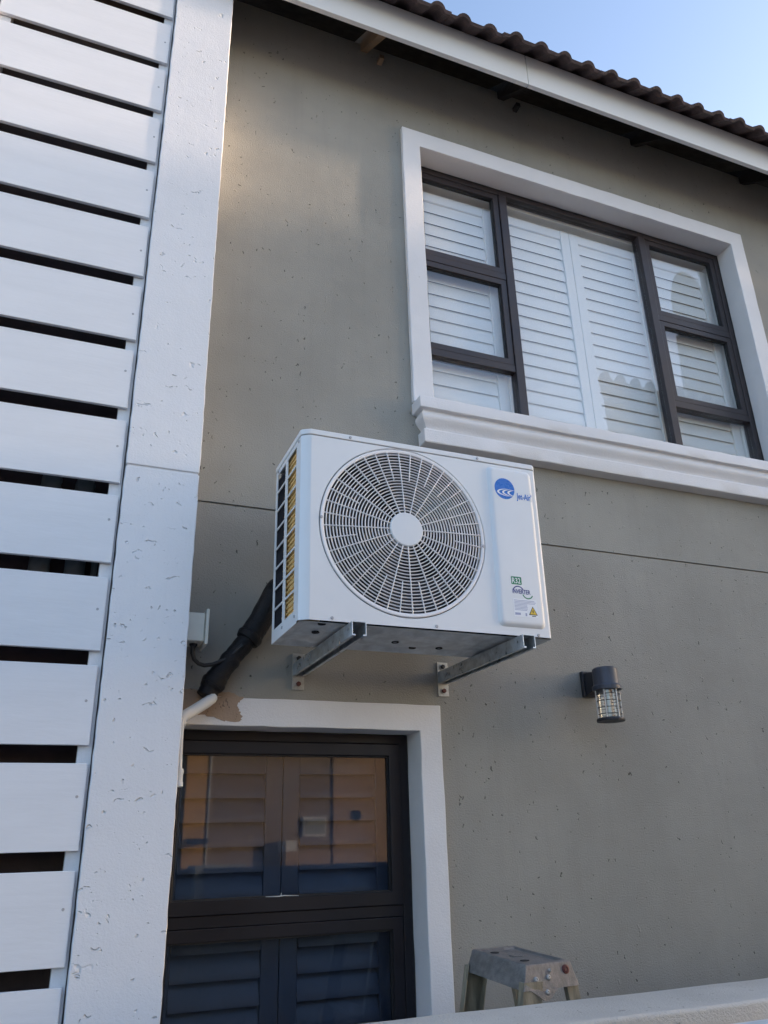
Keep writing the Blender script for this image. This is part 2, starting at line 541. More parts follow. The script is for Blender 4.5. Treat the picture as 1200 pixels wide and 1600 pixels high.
while x < 6.2:
    for r in range(2):
        y0 = TE_Y + r*0.36*math.cos(PIT)
        inst('tile', tm, (x + rt.uniform(-.002, .002), y0 + rt.uniform(-.008, .008), rz(y0)-0.016+r*0.014 + rt.uniform(-.005, .005)), roof_o, (PIT-0.03, rt.uniform(-.022, .022), rt.uniform(-.012, .012)))
    x += 2*RP
# fascia boards, butt joint
FZ0, FZ1 = 5.290, 5.508
for a, b in ((WX0-0.3, 1.923), (1.926, WX1+0.3)):
    MB().box(a, b, -0.320, -0.296, FZ0, FZ1).build('fascia_board', 'fascia', house, bevel=0.002)
# rafter feet and wall plate under the eaves
rx = [-0.55, 0.30, 1.115, 1.96, 2.90, 3.78, 4.7, 5.6]
for i, x in enumerate(rx):
    zb = 5.315
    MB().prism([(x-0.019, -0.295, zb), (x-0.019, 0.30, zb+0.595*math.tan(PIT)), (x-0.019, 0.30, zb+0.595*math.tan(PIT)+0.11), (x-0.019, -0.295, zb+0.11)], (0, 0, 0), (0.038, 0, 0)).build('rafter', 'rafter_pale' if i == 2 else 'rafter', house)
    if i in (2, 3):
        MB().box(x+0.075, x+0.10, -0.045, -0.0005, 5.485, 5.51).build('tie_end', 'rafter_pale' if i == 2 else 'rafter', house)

# window pieces
def rect_frame(mb, x0, x1, z0, z1, w, y0, y1):
    """mitred rectangular frame (solid); w = one width or (left, right, bottom, top)"""
    wl_, wr_, wb_, wt_ = w if isinstance(w, tuple) else (w, w, w, w)
    o = [(x0, z0), (x1, z0), (x1, z1), (x0, z1)]
    i = [(x0+wl_, z0+wb_), (x1-wr_, z0+wb_), (x1-wr_, z1-wt_), (x0+wl_, z1-wt_)]
    V = [(a, y0, b) for a, b in o] + [(a, y0, b) for a, b in i] + [(a, y1, b) for a, b in o] + [(a, y1, b) for a, b in i]
    F = []
    for k in range(4):
        n = (k+1) % 4
        F += [(k, n, 4+n, 4+k), (8+k, 12+k, 12+n, 8+n), (k, 8+k, 8+n, n), (4+k, 4+n, 12+n, 12+k)]
    return mb.add(V, F)
def sash(par, x0, x1, z0, z1, y, mat, gmat, w=0.034, dy=0.034):
    m = rect_frame(MB(), x0, x1, z0, z1, w, y, y+dy)
    m.build('sash', mat, par, bevel=0.003)
    m = rect_frame(MB(), x0+w-0.002, x1-w+0.002, z0+w-0.002, z1-w+0.002, 0.007, y+0.010, y+0.030)
    m.build('gasket', 'seal', par)
    MB().box(x0+w+0.002, x1-w-0.002, y+0.018, y+0.022, z0+w+0.002, z1-w-0.002).build('pane', gmat, par)

# --- upper window
uw = MB()
win = MB().box(3.52, 3.5205, 0.30, 0.3005, 3.40, 3.4005)   # anchor replaced below
wu = bpy.data.objects.new('window', None)
COL.objects.link(wu); wu.parent = house; OFF[wu] = OFF[house].copy()
wu['label'] = 'upper bronze-framed window with white surround, sill and white shutters behind its panes'
# surround: head and two jambs, standing 20 mm proud
SX0, SX1, SZ1 = 1.312, 3.622, 5.060
def wavy_box(mb, x0, x1, y0, y1, z0, z1, n, axis, amp, seed):
    """box cut into n slices along x or z with slightly uneven faces"""
    r = random.Random(seed)
    V, F = [], []
    for i in range(n+1):
        t = i/n
        j = [r.uniform(-amp, amp) for _ in range(4)]
        if axis == 'z':
            z = z0+(z1-z0)*t
            V += [(x0+j[0], y0+j[1]*.4, z), (x1+j[2], y0+j[3]*.4, z), (x1+j[2], y1, z), (x0+j[0], y1, z)]
        else:
            x = x0+(x1-x0)*t
            V += [(x, y0+j[0]*.4, z0+j[1]), (x, y1, z0+j[1]), (x, y1, z1+j[2]), (x, y0+j[0]*.4, z1+j[2])]
    for i in range(n):
        for k in range(4):
            F.append((i*4+k, i*4+(k+1) % 4, (i+1)*4+(k+1) % 4, (i+1)*4+k))
    F += [(3, 2, 1, 0), tuple(n*4+k for k in range(4))]
    return mb.add(V, F)
def surround(par, us, vs_, hole, y0, y1, seed, amp=0.0014):
    """one-piece plaster band round an opening, edges slightly uneven"""
    r = random.Random(seed)
    jit = {}
    def fn_(u, v, k):
        if (u, v) not in jit:
            jit[(u, v)] = (r.uniform(-amp, amp), r.uniform(-amp, amp), r.uniform(-amp, amp)*0.35)
        a, b, c = jit[(u, v)]
        return (u+a, (y0+c) if k == 0 else y1, v+b)
    return MB().plate(us, vs_, hole, fn_).build('surround', 'trim', par, bevel=0.004, angle=50)
def steps(a, b, n): return [a+(b-a)*k/n for k in range(n+1)]
us_ = [SX0] + steps(UW[0], UW[1], 24) + [SX1]
vs_ = steps(3.405, UW[3], 18) + [SZ1]
surround(wu, us_, vs_, {(a, b) for a in range(1, 25) for b in range(0, 18)}, -0.022, 0.0985, 1)
# moulded sill with mitred returns
prof = [(0.0, 3.432), (0.088, 3.398), (0.090, 3.393), (0.089, 3.345), (0.086, 3.342), (0.069, 3.340), (0.068, 3.333), (0.074, 3.325), (0.077, 3.314), (0.074, 3.300), (0.065, 3.286), (0.056, 3.274), (0.050, 3.264), (0.050, 3.257), (0.061, 3.253), (0.065, 3.248), (0.063, 3.192), (0.060, 3.188), (0.0, 3.186)]
V, F = [], []
NS = 40
XL, XRr = 1.400, 3.535
rs = random.Random(5)
for o_, z_ in prof:
    V += [(XL-o_, 0.02, z_), (XL-o_, -o_, z_)]
    for k in range(1, NS):
        V.append((XL-o_+(XRr-XL+2*o_)*k/NS, -o_+rs.uniform(-.0009, .0009), z_+rs.uniform(-.0009, .0009)))
    V += [(XRr+o_, -o_, z_), (XRr+o_, 0.02, z_)]
m = NS+3
for i in range(len(prof)-1):
    for k in range(m-1):
        F.append((i*m+k, i*m+k+1, (i+1)*m+k+1, (i+1)*m+k))
MB().add(V, F).build('sill', 'trim', wu, smooth=True, angle=32)
MB().box(UW[0]-0.02, UW[1]+0.02, 0.0, 0.135, 3.30, 3.435).build('sill_bed', 'trim', wu)
FY = 0.098
FB = 3.436                              # bottom of frame on the sill
m = rect_frame(MB(), UW[0]+0.001, UW[1]-0.001, FB, UW[3]-0.001, (0.026, 0.036, 0.045, 0.036), FY, FY+0.055)
m.build('frame', 'bronze', wu, bevel=0.003)
ML, MR = 1.966, 2.920                   # mullion centres
for c in (ML, MR):
    MB().box(c-0.024, c+0.024, FY-0.004, FY+0.055, FB+0.045, UW[3]-0.037).build('mullion', 'bronze', wu, bevel=0.003)
TZ = (4.352, 3.782)
for (a, b) in ((UW[0]+0.0275, ML-0.0245), (MR+0.0245, UW[1]-0.0375)):
    for z in TZ:
        MB().box(a, b, FY+0.002, FY+0.055, z-0.020, z+0.020).build('transom', 'bronze', wu, bevel=0.002)
    sash(wu, a+0.001, b-0.001, TZ[0]+0.021, UW[3]-0.0375, FY+0.004, 'bronze', 'glass', 0.034)
    sash(wu, a+0.001, b-0.001, TZ[1]+0.021, TZ[0]-0.021, FY+0.004, 'bronze', 'glass', 0.034)
    MB().box(a+0.002, b-0.002, FY+0.022, FY+0.026, FB+0.046, TZ[1]-0.021).build('pane', 'glass', wu)
MB().box(ML+0.025, MR-0.025, FY+0.022, FY+0.026, FB+0.046, UW[3]-0.038).build('pane', 'glass', wu)
# plastered lining of the opening behind the frame
for bx_ in ((UW[0]-0.04, UW[1]+0.04, 0.156, 0.249, 4.905, 4.99), (UW[0]-0.04, 1.426, 0.156, 0.249, 3.30, 4.904), (3.474, UW[1]+0.04, 0.156, 0.249, 3.30, 4.904)):
    MB().box(*bx_).build('lining', 'shutter', wu)
MB().box(1.427, 3.473, 0.222, 0.248, 4.869, 4.9045).build('lining', 'shutter', wu)
# ragged mastic line along the frame head
rg = random.Random(8)
V = [];F = []
N = 90
for i in range(N+1):
    x = UW[0]+(UW[1]-UW[0])*i/N
    V += [(x, FY-0.0015, UW[3]-0.0006), (x, FY-0.0015, UW[3]-0.004-rg.random()*0.009)]
for i in range(N):
    F.append((2*i, 2*i+1, 2*i+3, 2*i+2))
MB().add(V, F).build('sealant', 'seal', wu)
V = [];F = []
for i in range(N+1):
    z = 3.44+(UW[3]-3.445)*i/N
    V += [(UW[1]-0.0006, FY-0.0015, z), (UW[1]-0.004-rg.random()*0.008, FY-0.0015, z)]
for i in range(N):
    F.append((2*i, 2*i+1, 2*i+3, 2*i+2))
MB().add(V, F).build('sealant', 'seal', wu)

# --- lower window
wl = bpy.data.objects.new('window', None)
COL.objects.link(wl); wl.parent = house; OFF[wl] = OFF[house].copy()
wl['label'] = 'lower dark-framed window with peeling white surround and dark shutters behind its panes'
us_ = steps(0.375, LW[1], 12) + [1.365]
vs_ = steps(0.905, LW[3], 14) + [2.076]
surround(wl, us_, vs_, {(a, b) for a in range(0, 12) for b in range(0, 14)}, -0.022, 0.1045, 2, 0.0016)
LY = 0.104
rect_frame(MB(), LW[0]+0.001, LW[1]-0.001, LW[2]+0.001, LW[3]-0.001, 0.034, LY, LY+0.06).build('frame', 'bronze2', wl, bevel=0.003)
MB().box(LW[0]+0.036, LW[1]-0.036, LY+0.001, LY+0.06, 1.356, 1.392).build('transom', 'bronze2', wl, bevel=0.002)
sash(wl, LW[0]+0.036, LW[1]-0.036, 1.393, LW[3]-0.036, LY-0.008, 'bronze2', 'glass_dark', 0.044, 0.045)
sash(wl, LW[0]+0.036, LW[1]-0.036, LW[2]+0.036, 1.355, LY+0.002, 'bronze2', 'glass_dark', 0.040, 0.045)
V = [];F = []
for i in range(N+1):
    z = 0.92+(LW[3]-0.925)*i/N
    V += [(LW[1]-0.0006, LY-0.0015, z), (LW[1]-0.003-rg.random()*0.007, LY-0.0015, z)]
for i in range(N):
    F.append((2*i, 2*i+1, 2*i+3, 2*i+2))
MB().add(V, F).build('sealant', 'seal', wl)
MB().box(0.345, 1.366, -0.05, 0.10, 0.80, 0.90).build('sill', 'trim', wl, bevel=0.005)
MB().tube([(0.735, LY-0.0085, 1.440), (0.78, LY-0.009, 1.4395), (0.80, LY-0.009, 1.441), (0.85, LY-0.0085, 1.4385)], [0.0008, 0.0016, 0.0014, 0.0007], 6).build('paint_smear', 'pvc', wl)
MB().tube([(0.787, LY-0.009, 1.440), (0.789, LY-0.009, 1.450)], [0.0022, 0.0010], 6).build('paint_smear', 'pvc', wl)
# bare plaster where the paint has come off, above the corner of the surround
def ragged(pts, seed, n=5, amp=0.004):
    r = random.Random(seed)
    out = []
    for i, (a, b) in enumerate(pts):
        c, d = pts[(i+1) % len(pts)]
        for k in range(n):
            t = k/n
            out.append((a+(c-a)*t+r.uniform(-amp, amp)*(k > 0), b+(d-b)*t+r.uniform(-amp, amp)*(k > 0)))
    return out
PX = lambda px, py: ((px))
bp = ragged([(0.376, 2.0785), (0.376, 2.030), (0.414, 2.016), (0.462, 2.014), (0.515, 2.003), (0.560, 1.994), (0.598, 1.996), (0.604, 2.014), (0.590, 2.028), (0.585, 2.052), (0.606, 2.0785)], 4)
MB().prism([(a, -0.0245, b) for a, b in bp], (0, 0, 0), (0, 0.004, 0)).build('bare_plaster', 'bare', wl)
bp = ragged([(0.373, 2.077), (0.60, 2.077), (0.575, 2.094), (0.535, 2.098), (0.49, 2.108), (0.44, 2.102), (0.373, 2.104)], 6)
MB().prism([(a, -0.0022, b) for a, b in bp], (0, 0, 0), (0, 0.004, 0)).build('bare_plaster', 'bare', wl)

# ------------------------------------------------------------------ shutters inside the windows
def shutter(x0, x1, z0, z1, y, mat, pitch, first, stile, top, bot, label, group, lh, tilt, th=0.009):
    s = thing('window_shutter', ((x0+x1)/2, y, z0), label, 'shutter', group)
    for a, b in ((x0, x0+stile), (x1-stile, x1)):
        MB().box(a, b, y, y+0.028, z0, z1).build('stile', mat, s, bevel=0.003)
    MB().box(x0+stile+.0005, x1-stile-.0005, y+0.002, y+0.026, z1-top, z1).build('rail', mat, s, bevel=0.003)
    MB().box(x0+stile+.0005, x1-stile-.0005, y+0.002, y+0.026, z0, z0+bot).build('rail', mat, s, bevel=0.003)
    # one elliptical blade, shared
    n = 12
    w = x1-x0-2*stile-0.004
    V = [];F = []
    for sx in (-w/2, w/2):
        for k in range(n):
            a = 2*math.pi*k/n
            V.append((sx, math.cos(a)*th/2, math.sin(a)*lh/2))
    for k in range(n):
        F.append((k, (k+1) % n, n+(k+1) % n, n+k))
    F += [tuple(range(n-1, -1, -1)), tuple(range(n, 2*n))]
    me = MB().add(V, F).mesh('louvre', mat, smooth=True, angle=50)
    z = first
    rj = random.Random(int(x0*1000))
    while z > z0+bot+lh*0.35:
        inst('louvre', me, ((x0+x1)/2, y+0.014, z), s, (tilt+rj.uniform(-.012, .012), 0, 0))
        z -= pitch
    return s
PW = 0.511
names = ['leftmost white louvred shutter behind the upper window', 'white louvred shutter left of the middle behind the large upper pane',
         'white louvred shutter right of the middle behind the large upper pane', 'rightmost white louvred shutter behind the upper window']
for k in range(4):
    a = 1.427+PW*k
    shutter(a+0.0015, a+PW-0.0015, 3.36, 4.868, 0.172, 'shutter', 0.0772, 4.776, 0.058, 0.060, 0.07, names[k], 'white shutters of the upper window', 0.0845, math.radians(-8), 0.009)
shutter(0.385, 0.809, 0.92, 1.935, 0.185, 'shutter_dark', 0.0806, 1.800, 0.062, 0.095, 0.09, 'dark louvred shutter behind the lower window, next to the white pillar', 'dark shutters of the lower window', 0.092, math.radians(-22), 0.012)
shutter(0.812, 1.236, 0.92, 1.935, 0.185, 'shutter_dark', 0.0806, 1.800, 0.062, 0.095, 0.09, 'dark louvred shutter behind the lower window, farther from the white pillar', 'dark shutters of the lower window', 0.092, math.radians(-22), 0.012)
# ------------------------------------------------------------------ pillars and slatted screen
def pillar(x0, x1, label, seed):
    p = thing('pillar', ((x0+x1)/2, -0.12, 0), label, 'pillar', 'white plastered pillars beside the slatted screen')
    for (z0, z1, sd) in ((0.0, GZ-0.003, seed), (GZ+0.005, 5.62, seed+1)):
        wavy_box(MB(), x0, x1, -0.235, -0.001, z0, z1, int((z1-z0)/0.035), 'z', 0.0013, sd).build('shaft', 'white_plaster', p, bevel=0.004, segs=2, angle=60)
    MB().box(x0+0.006, x1-0.006, -0.228, -0.001, GZ-0.0029, GZ+0.0049).build('joint', 'white_plaster', p)
    return p
pillar(0.1225, 0.3705, 'white plastered pillar between the slatted screen and the grey wall', 21)
pillar(-0.80, -0.560, 'white plastered pillar at the far left edge of the slatted screen', 25)
scr = thing('slatted_screen', (-0.22, -0.19, 0.3), 'white horizontal slatted screen with dark gaps at the left', 'screen')
SYF = -0.2288                            # slat front
SCL = (D+SYF)/(D-0.185)
def sx(x): return x*SCL
def szz(z): return ZC+(z-ZC)*SCL
sm_r = random.Random(9)
w0, w1 = -0.553, 0.1095
for a, b in ((w0-0.004, sx(-0.515)), (sx(0.0795), 0.1185)):
    MB().box(a, b, SYF+0.0175, SYF+0.07, 0.2, 5.62).build('post', 'post', scr, bevel=0.002)
pitch = 0.2895*SCL
hgt = 0.240*SCL
zg0 = szz(1.283)
ms = MB().box(-(w1-w0)/2, (w1-w0)/2, 0, 0.015, -hgt/2, hgt/2).mesh('slat', 'slat', bevel=0.0022)
mscrew = MB().lathe((0, 0, 0), (0, -1, 0), [(0.0042, -0.001), (0.0042, 0.0006), (0.003, 0.0014), (0.0012, 0.0008), (0.0001, 0.0008)], 10).mesh('screw', 'screw', smooth=True)
for k in range(-3, 15):
    zc = zg0 + pitch*(k+0.5)
    dx = sm_r.uniform(-.0022, .0022)
    s = inst('slat', ms, ((w0+w1)/2+dx, SYF+sm_r.uniform(-.0006, .0006), zc+sm_r.uniform(-.002, .002)), scr, (sm_r.uniform(-.0015, .0015), sm_r.uniform(-.0028, .0028), 0))
    for xs in (w1-0.020, w0+0.020):
        o = bpy.data.objects.new('screw', mscrew)
        COL.objects.link(o); o.parent = s
        o.location = (xs-(w0+w1)/2+sm_r.uniform(-.003, .003), 0, sm_r.uniform(-.012, .03))
# recess behind the screen: brown wall lining and pipes
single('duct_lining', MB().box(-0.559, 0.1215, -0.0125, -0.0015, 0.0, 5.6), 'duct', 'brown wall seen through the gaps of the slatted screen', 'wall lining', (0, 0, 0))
def pipe(px, zbot, ztop, r, label):
    pts = [(px, -0.014, zbot-0.004), (px, -0.045, zbot), (px, -0.064, zbot+0.02), (px, -0.07, zbot+0.05), (px, -0.07, ztop-0.05), (px, -0.064, ztop-0.02), (px, -0.045, ztop), (px, -0.014, ztop+0.004)]
    p = thing('waste_pipe', (px, -0.07, zbot), label, 'pipe', 'grey pipes behind the slatted screen')
    MB().tube(pts, r, 14).build('tube', 'pipe_grey', p, smooth=True, angle=60)
    MB().cyl((px, -0.07, ztop-0.13), (px, -0.07, ztop-0.09), r*1.16, 14).build('collar', 'pipe_grey', p, smooth=True, angle=50)
pipe(-0.105, 2.30, 2.80, 0.033, 'thick grey pipe behind the slatted screen, left of the other two')
pipe(0.005, 2.30, 2.79, 0.033, 'thick grey pipe behind the slatted screen, between the other two')
pipe(0.066, 2.24, 2.52, 0.010, 'thin grey pipe behind the slatted screen beside its post')

# ------------------------------------------------------------------ air conditioner
AX0, AX1, AZ0, AZ1, AYF, AYB = 0.637, 1.512, 2.210, 2.853, -0.596, -0.267
ac = thing('air_conditioner', ((AX0+AX1)/2, -0.43, AZ0), 'white outdoor air conditioner unit with round fan grille on wall brackets', 'air conditioner')
LIP = AZ1-0.022
CXC, CZC, CR = 0.989, 2.536, 0.2935
# front panel with round opening and folded left and right edges
N = 96
V = [];F = []
corners = [(AX0+0.031, AZ0+0.004), (AX1-0.012, AZ0+0.004), (AX1-0.012, LIP), (AX0+0.031, LIP)]
angs = sorted([2*math.pi*k/N for k in range(N)] + [math.atan2(b-CZC, a-CXC) % (2*math.pi) for a, b in corners])
fx0, fx1, fz0, fz1 = corners[0][0], corners[1][0], corners[0][1], corners[2][1]
for a in angs:
    c, s_ = math.cos(a), math.sin(a)
    ts = []
    if c > 1e-9: ts.append((fx1-CXC)/c)
    if c < -1e-9: ts.append((fx0-CXC)/c)
    if s_ > 1e-9: ts.append((fz1-CZC)/s_)
    if s_ < -1e-9: ts.append((fz0-CZC)/s_)
    t = min(ts)
    V += [(CXC+c*CR, AYF+0.012, CZC+s_*CR), (CXC+c*CR, AYF+0.0025, CZC+s_*CR), (CXC+c*(CR+0.0025), AYF, CZC+s_*(CR+0.0025)), (CXC+c*t, AYF, CZC+s_*t)]
n = len(angs)
for i in range(n):
    j = (i+1) % n
    for k in range(3):
        F.append((4*i+k, 4*j+k, 4*j+k+1, 4*i+k+1))
mb = MB().add(V, F)
# folded edges: left chamfer, right round
ed = [(fx0, AYF), (fx0-0.006, AYF+0.0008), (AX0+0.006, AYF+0.013), (AX0, AYF+0.019), (AX0, AYF+0.040)]
V = [];F = []
for a, b in ed:
    V += [(a, b, fz0), (a, b, fz1)]
for i in range(len(ed)-1):
    F.append((2*i, 2*i+1, 2*i+3, 2*i+2))
mb.add(V, F)
ed = [(fx1, AYF)] + [(fx1+0.012*math.sin(t*math.pi/10), AYF+0.012*(1-math.cos(t*math.pi/10))) for t in range(1, 6)] + [(AX1, AYB)]
V = [];F = []
for a, b in ed:
    V += [(a, b, fz0), (a, b, fz1)]
for i in range(len(ed)-1):
    F.append((2*i, 2*i+2, 2*i+3, 2*i+1))
mb.add(V, F)
bmf = mb.build('front_panel', 'ac', ac, smooth=True, angle=28)
# top cover with a lip
tc = [(AX0+0.028, AYF-0.003), (AX1-0.010, AYF-0.003), (AX1+0.001, AYF+0.008), (AX1+0.003, AYF+0.012), (AX1+0.003, AYB-0.0), (AX0-0.003, AYB), (AX0-0.003, AYF+0.018), (AX0+0.003, AYF+0.011)]
MB().prism([(a, b, LIP+0.0015) for a, b in tc], (0, 0, LIP+0.0015), (0, 0, AZ1)).build('top_cover', 'ac', ac, bevel=0.004, segs=2)
# left side: plate with two columns of eight openings
SZ0, SZ1_ = 2.254, 2.815
rows = 8
bar = 0.0075
ph = (SZ1_-SZ0+bar)/rows
zs = [AZ0]
for r in range(rows):
    zs += [SZ0+r*ph, SZ0+r*ph+ph-bar]
zs.append(LIP)
ys = [AYF+0.0405, -0.527, -0.418, -0.393, -0.286, AYB]
holes = set()
for r in range(rows):
    holes |= {(1, 1+2*r), (3, 1+2*r)}
MB().plate(ys, zs, holes, lambda u, v, k: (AX0 if k == 0 else AX0+0.004, u, v)).build('side_panel', 'ac', ac, bevel=0.0008, segs=1)
# fins behind the side openings
MB().box(AX0+0.012, AX0+0.075, -0.555, -0.362, AZ0+0.012, LIP-0.004).build('coil', 'coil', ac)
mf = MB().box(-0.001, 0.001, -0.0009, 0.0009, -0.29, 0.29)
fm = MB().tube([(0, -0.095, 0), (0, 0.095, 0)], 0.0042, 6).mesh('coil_tube', 'coil', smooth=True)
k = 0
z = AZ0+0.030
while z < LIP-0.02:
    inst('coil_tube', fm, (AX0+0.0105, -0.459, z), ac)
    z += 0.0176
fm2 = MB().box(0, 0.010, -0.0007, 0.0007, -0.28, 0.28).mesh('coil_fin', 'coil_dark')
for i in range(9):
    inst('coil_fin', fm2, (AX0+0.007, -0.355+0.0100*i, 2.525), ac)
MB().box(AX0+0.016, AX0+0.08, -0.3615, AYB-0.007, AZ0+0.012, LIP-0.004).build('coil', 'coil_dark', ac)
# inside liner (dark), back
MB().box(AX0+0.09, AX1-0.004, -0.40, -0.392, AZ0+0.012, LIP-0.004).build('inner_bulkhead', 'dark', ac)
MB().box(AX0+0.081, AX1-0.002, AYB-0.006, AYB-0.001, AZ0+0.002, LIP).build('back_panel', 'ac', ac)
# shroud round the fan
MB().lathe((CXC, AYF, CZC), (0, 1, 0), [(CR-0.001, 0.003), (CR-0.010, 0.030), (CR-0.012, 0.150), (CR-0.012, 0.19)], 64).build('fan_shroud', 'dark', ac, smooth=True)
# fan
fanm = MB().lathe((CXC, AYF+0.07, CZC), (0, -1, 0), [(0.0001, 0.03), (0.04, 0.028), (0.06, 0.018), (0.065, -0.05)], 32)
fan = fanm.build('fan_hub', 'fan', ac, smooth=True)
for b in range(3):
    V = [];F = []
    a0 = 0.5+b*2*math.pi/3
    nr, na = 8, 10
    for i in range(nr+1):
        r = 0.06+(0.268-0.06)*i/nr
        for j in range(na+1):
            t = j/na
            span = 0.95+0.55*i/nr
            a = a0 + span*(t-0.35) + 0.35*(i/nr)**1.5
            y = AYF+0.055+0.075*t+0.012*math.sin(math.pi*i/nr)
            V.append((CXC+math.cos(a)*r, y, CZC+math.sin(a)*r))
    for i in range(nr):
        for j in range(na):
            F.append((i*(na+1)+j, (i+1)*(na+1)+j, (i+1)*(na+1)+j+1, i*(na+1)+j+1))
    MB().add(V, F).build('fan_blade', 'fan', ac, smooth=True)
# grille
HUB = 0.0585
GI = 0.279
def gy(r):                               # shallow dome of the grille
    return AYF-0.001-0.010*(1-(r/GI)**2)
gri = MB().lathe((CXC, 0, CZC), (0, -1, 0), [(CR-0.0025, 0.584), (CR-0.0025, -AYF-0.0005), (CR-0.0045, -AYF+0.0018), (GI+0.004, -AYF+0.0022), (GI, -AYF+0.0005), (GI-0.0005, 0.584)], 96).build('fan_grille', 'ac_plastic', ac, smooth=True, angle=40)
NR = 20
for i in range(NR):
    r = HUB+(GI-HUB)*(i+0.8)/(NR+0.55)
    y = gy(r)
    h = 0.0018
    prof = [(r-h, -y-0.0042), (r-h*0.8, -y-0.001), (r, -y), (r+h*0.8, -y-0.001), (r+h, -y-0.0042), (r-h, -y-0.0042)]
    MB().lathe((CXC, 0, CZC), (0, -1, 0), prof, 80).build('ring', 'ac_plastic', gri, smooth=True, angle=50)
for k in range(40):
    a = 2*math.pi*(k+0.35)/40
    r0 = HUB-0.004 if k % 2 == 0 else GI*0.635
    c, s_ = math.cos(a), math.sin(a)
    hw = 0.0013
    V = [];F = []
    steps = 7
    for i in range(steps+1):
        r = r0+(GI+0.002-r0)*i/steps
        y = gy(r)-0.0012
        for (w_, yy) in ((-hw, y+0.006), (-hw, y+0.0008), (0, y), (hw, y+0.0008), (hw, y+0.006)):
            V.append((CXC+c*r-s_*w_, yy, CZC+s_*r+c*w_))
    for i in range(steps):
        for j in range(4):
            F.append((i*5+j, i*5+j+1, (i+1)*5+j+1, (i+1)*5+j))
    MB().add(V, F).build('rib', 'ac_plastic', gri, smooth=True, angle=50)
hy = -gy(0.03)+0.002
MB().lathe((CXC, 0, CZC), (0, -1, 0), [(HUB, hy-0.016), (HUB, hy-0.003), (HUB-0.003, hy), (0.0001, hy+0.001)], 48).build('hub', 'ac', gri, smooth=True, angle=40)
# service panel on the right, embossed
PX0, PX1, PZ0, PZ1 = 1.310, 1.4885, 2.241, 2.820
def rrect(x0, x1, z0, z1, r, n=5):
    out = []
    for cx, cz, a0 in ((x1-r, z1-r, 0), (x0+r, z1-r, 90), (x0+r, z0+r, 180), (x1-r, z0+r, 270)):
        for k in range(n+1):
            a = math.radians(a0+90*k/n)
            out.append((cx+r*math.cos(a), cz+r*math.sin(a)))
    return out
loops = [(0, 0.0005), (0.003, -0.003), (0.008, -0.0085), (0.013, -0.0105), (0.019, -0.0110)]
V = [];F = []
for ins, dy in loops:
    for a, b in rrect(PX0+ins, PX1-ins, PZ0+ins, PZ1-ins, max(0.004, 0.018-ins*0.4)):
        V.append((a, AYF+dy, b))
n = 24
for i in range(len(loops)-1):
    for k in range(n):
        F.append((i*n+k, i*n+(k+1) % n, (i+1)*n+(k+1) % n, (i+1)*n+k))
F.append(tuple((len(loops)-1)*n+k for k in range(n)))
pan = MB().add(V, F).build('service_panel', 'ac', ac, smooth=True, angle=50)
PYF = AYF-0.0110
def circ(cx, cz, rx, rz_, a0=0, a1=360, n=28):
    return [(cx+rx*math.cos(math.radians(a0+(a1-a0)*k/n)), cz+rz_*math.sin(math.radians(a0+(a1-a0)*k/n))) for k in range(n + (0 if a1-a0 == 360 else 1))]
# round emblem with pale swooshes and the name
ex, ez, er = 1.371, 2.736, 0.040
flat(circ(ex, ez, er, er), PYF).build('emblem', 'blue', pan)
def crescent(cx, cz, rx, rz_, th, a0, a1, n=18):
    o = circ(cx, cz, rx, rz_, a0, a1, n)
    i = []
    for k in range(n, -1, -1):
        a = math.radians(a0+(a1-a0)*k/n)
        w = th*math.sin(math.pi*k/n)
        i.append((cx+(rx-w)*math.cos(a), cz+(rz_-w*0.6)*math.sin(a)))
    return o+i
for q, (dx, rxx) in enumerate(((0.021, 0.052), (0.033, 0.044), (0.044, 0.034))):
    flat(crescent(ex+dx, ez-0.014, rxx, 0.0145-0.0012*q, 0.0075, 95, 268), PYF-0.0005).build('swoosh', 'white_ink', pan)
flat([(1.416, 2.700), (1.478, 2.700), (1.478, 2.732), (1.416, 2.732)], PYF, 0.0002).build('name_film', 'ac', pan)
text_part('lettering', 'Jet-Air', 1.4185, 2.7030, PYF-0.0006, 0.0330, 'blue', pan, bold=0.0006, sx=0.62)
text_part('lettering', '®', 1.4735, 2.7190, PYF-0.0006, 0.009, 'blue', pan, sx=0.8)
# refrigerant mark
flat(rrect(1.3645, 1.4045, 2.386, 2.4135, 0.003), PYF).build('refrigerant_mark', 'green', pan)
text_part('lettering', 'R32', 1.3665, 2.3905, PYF-0.0006, 0.0265, 'white_ink', pan, bold=0.0001, sx=0.80)
# inverter mark with two arcs
text_part('lettering', 'INVERTER', 1.3655, 2.3545, PYF-0.0006, 0.0215, 'navy', pan, bold=0.0003, sx=0.72)
def arc(cx, cz, r, a0, a1, w, mat):
    flat(circ(cx, cz, r, r*0.9, a0, a1, 16)+circ(cx, cz, r-w, (r-w)*0.9, a0, a1, 16)[::-1], PYF).build('arc_mark', mat, pan)
arc(1.389, 2.362, 0.022, 25, 165, 0.004, 'navy')
arc(1.424, 2.357, 0.021, 195, 340, 0.004, 'green')
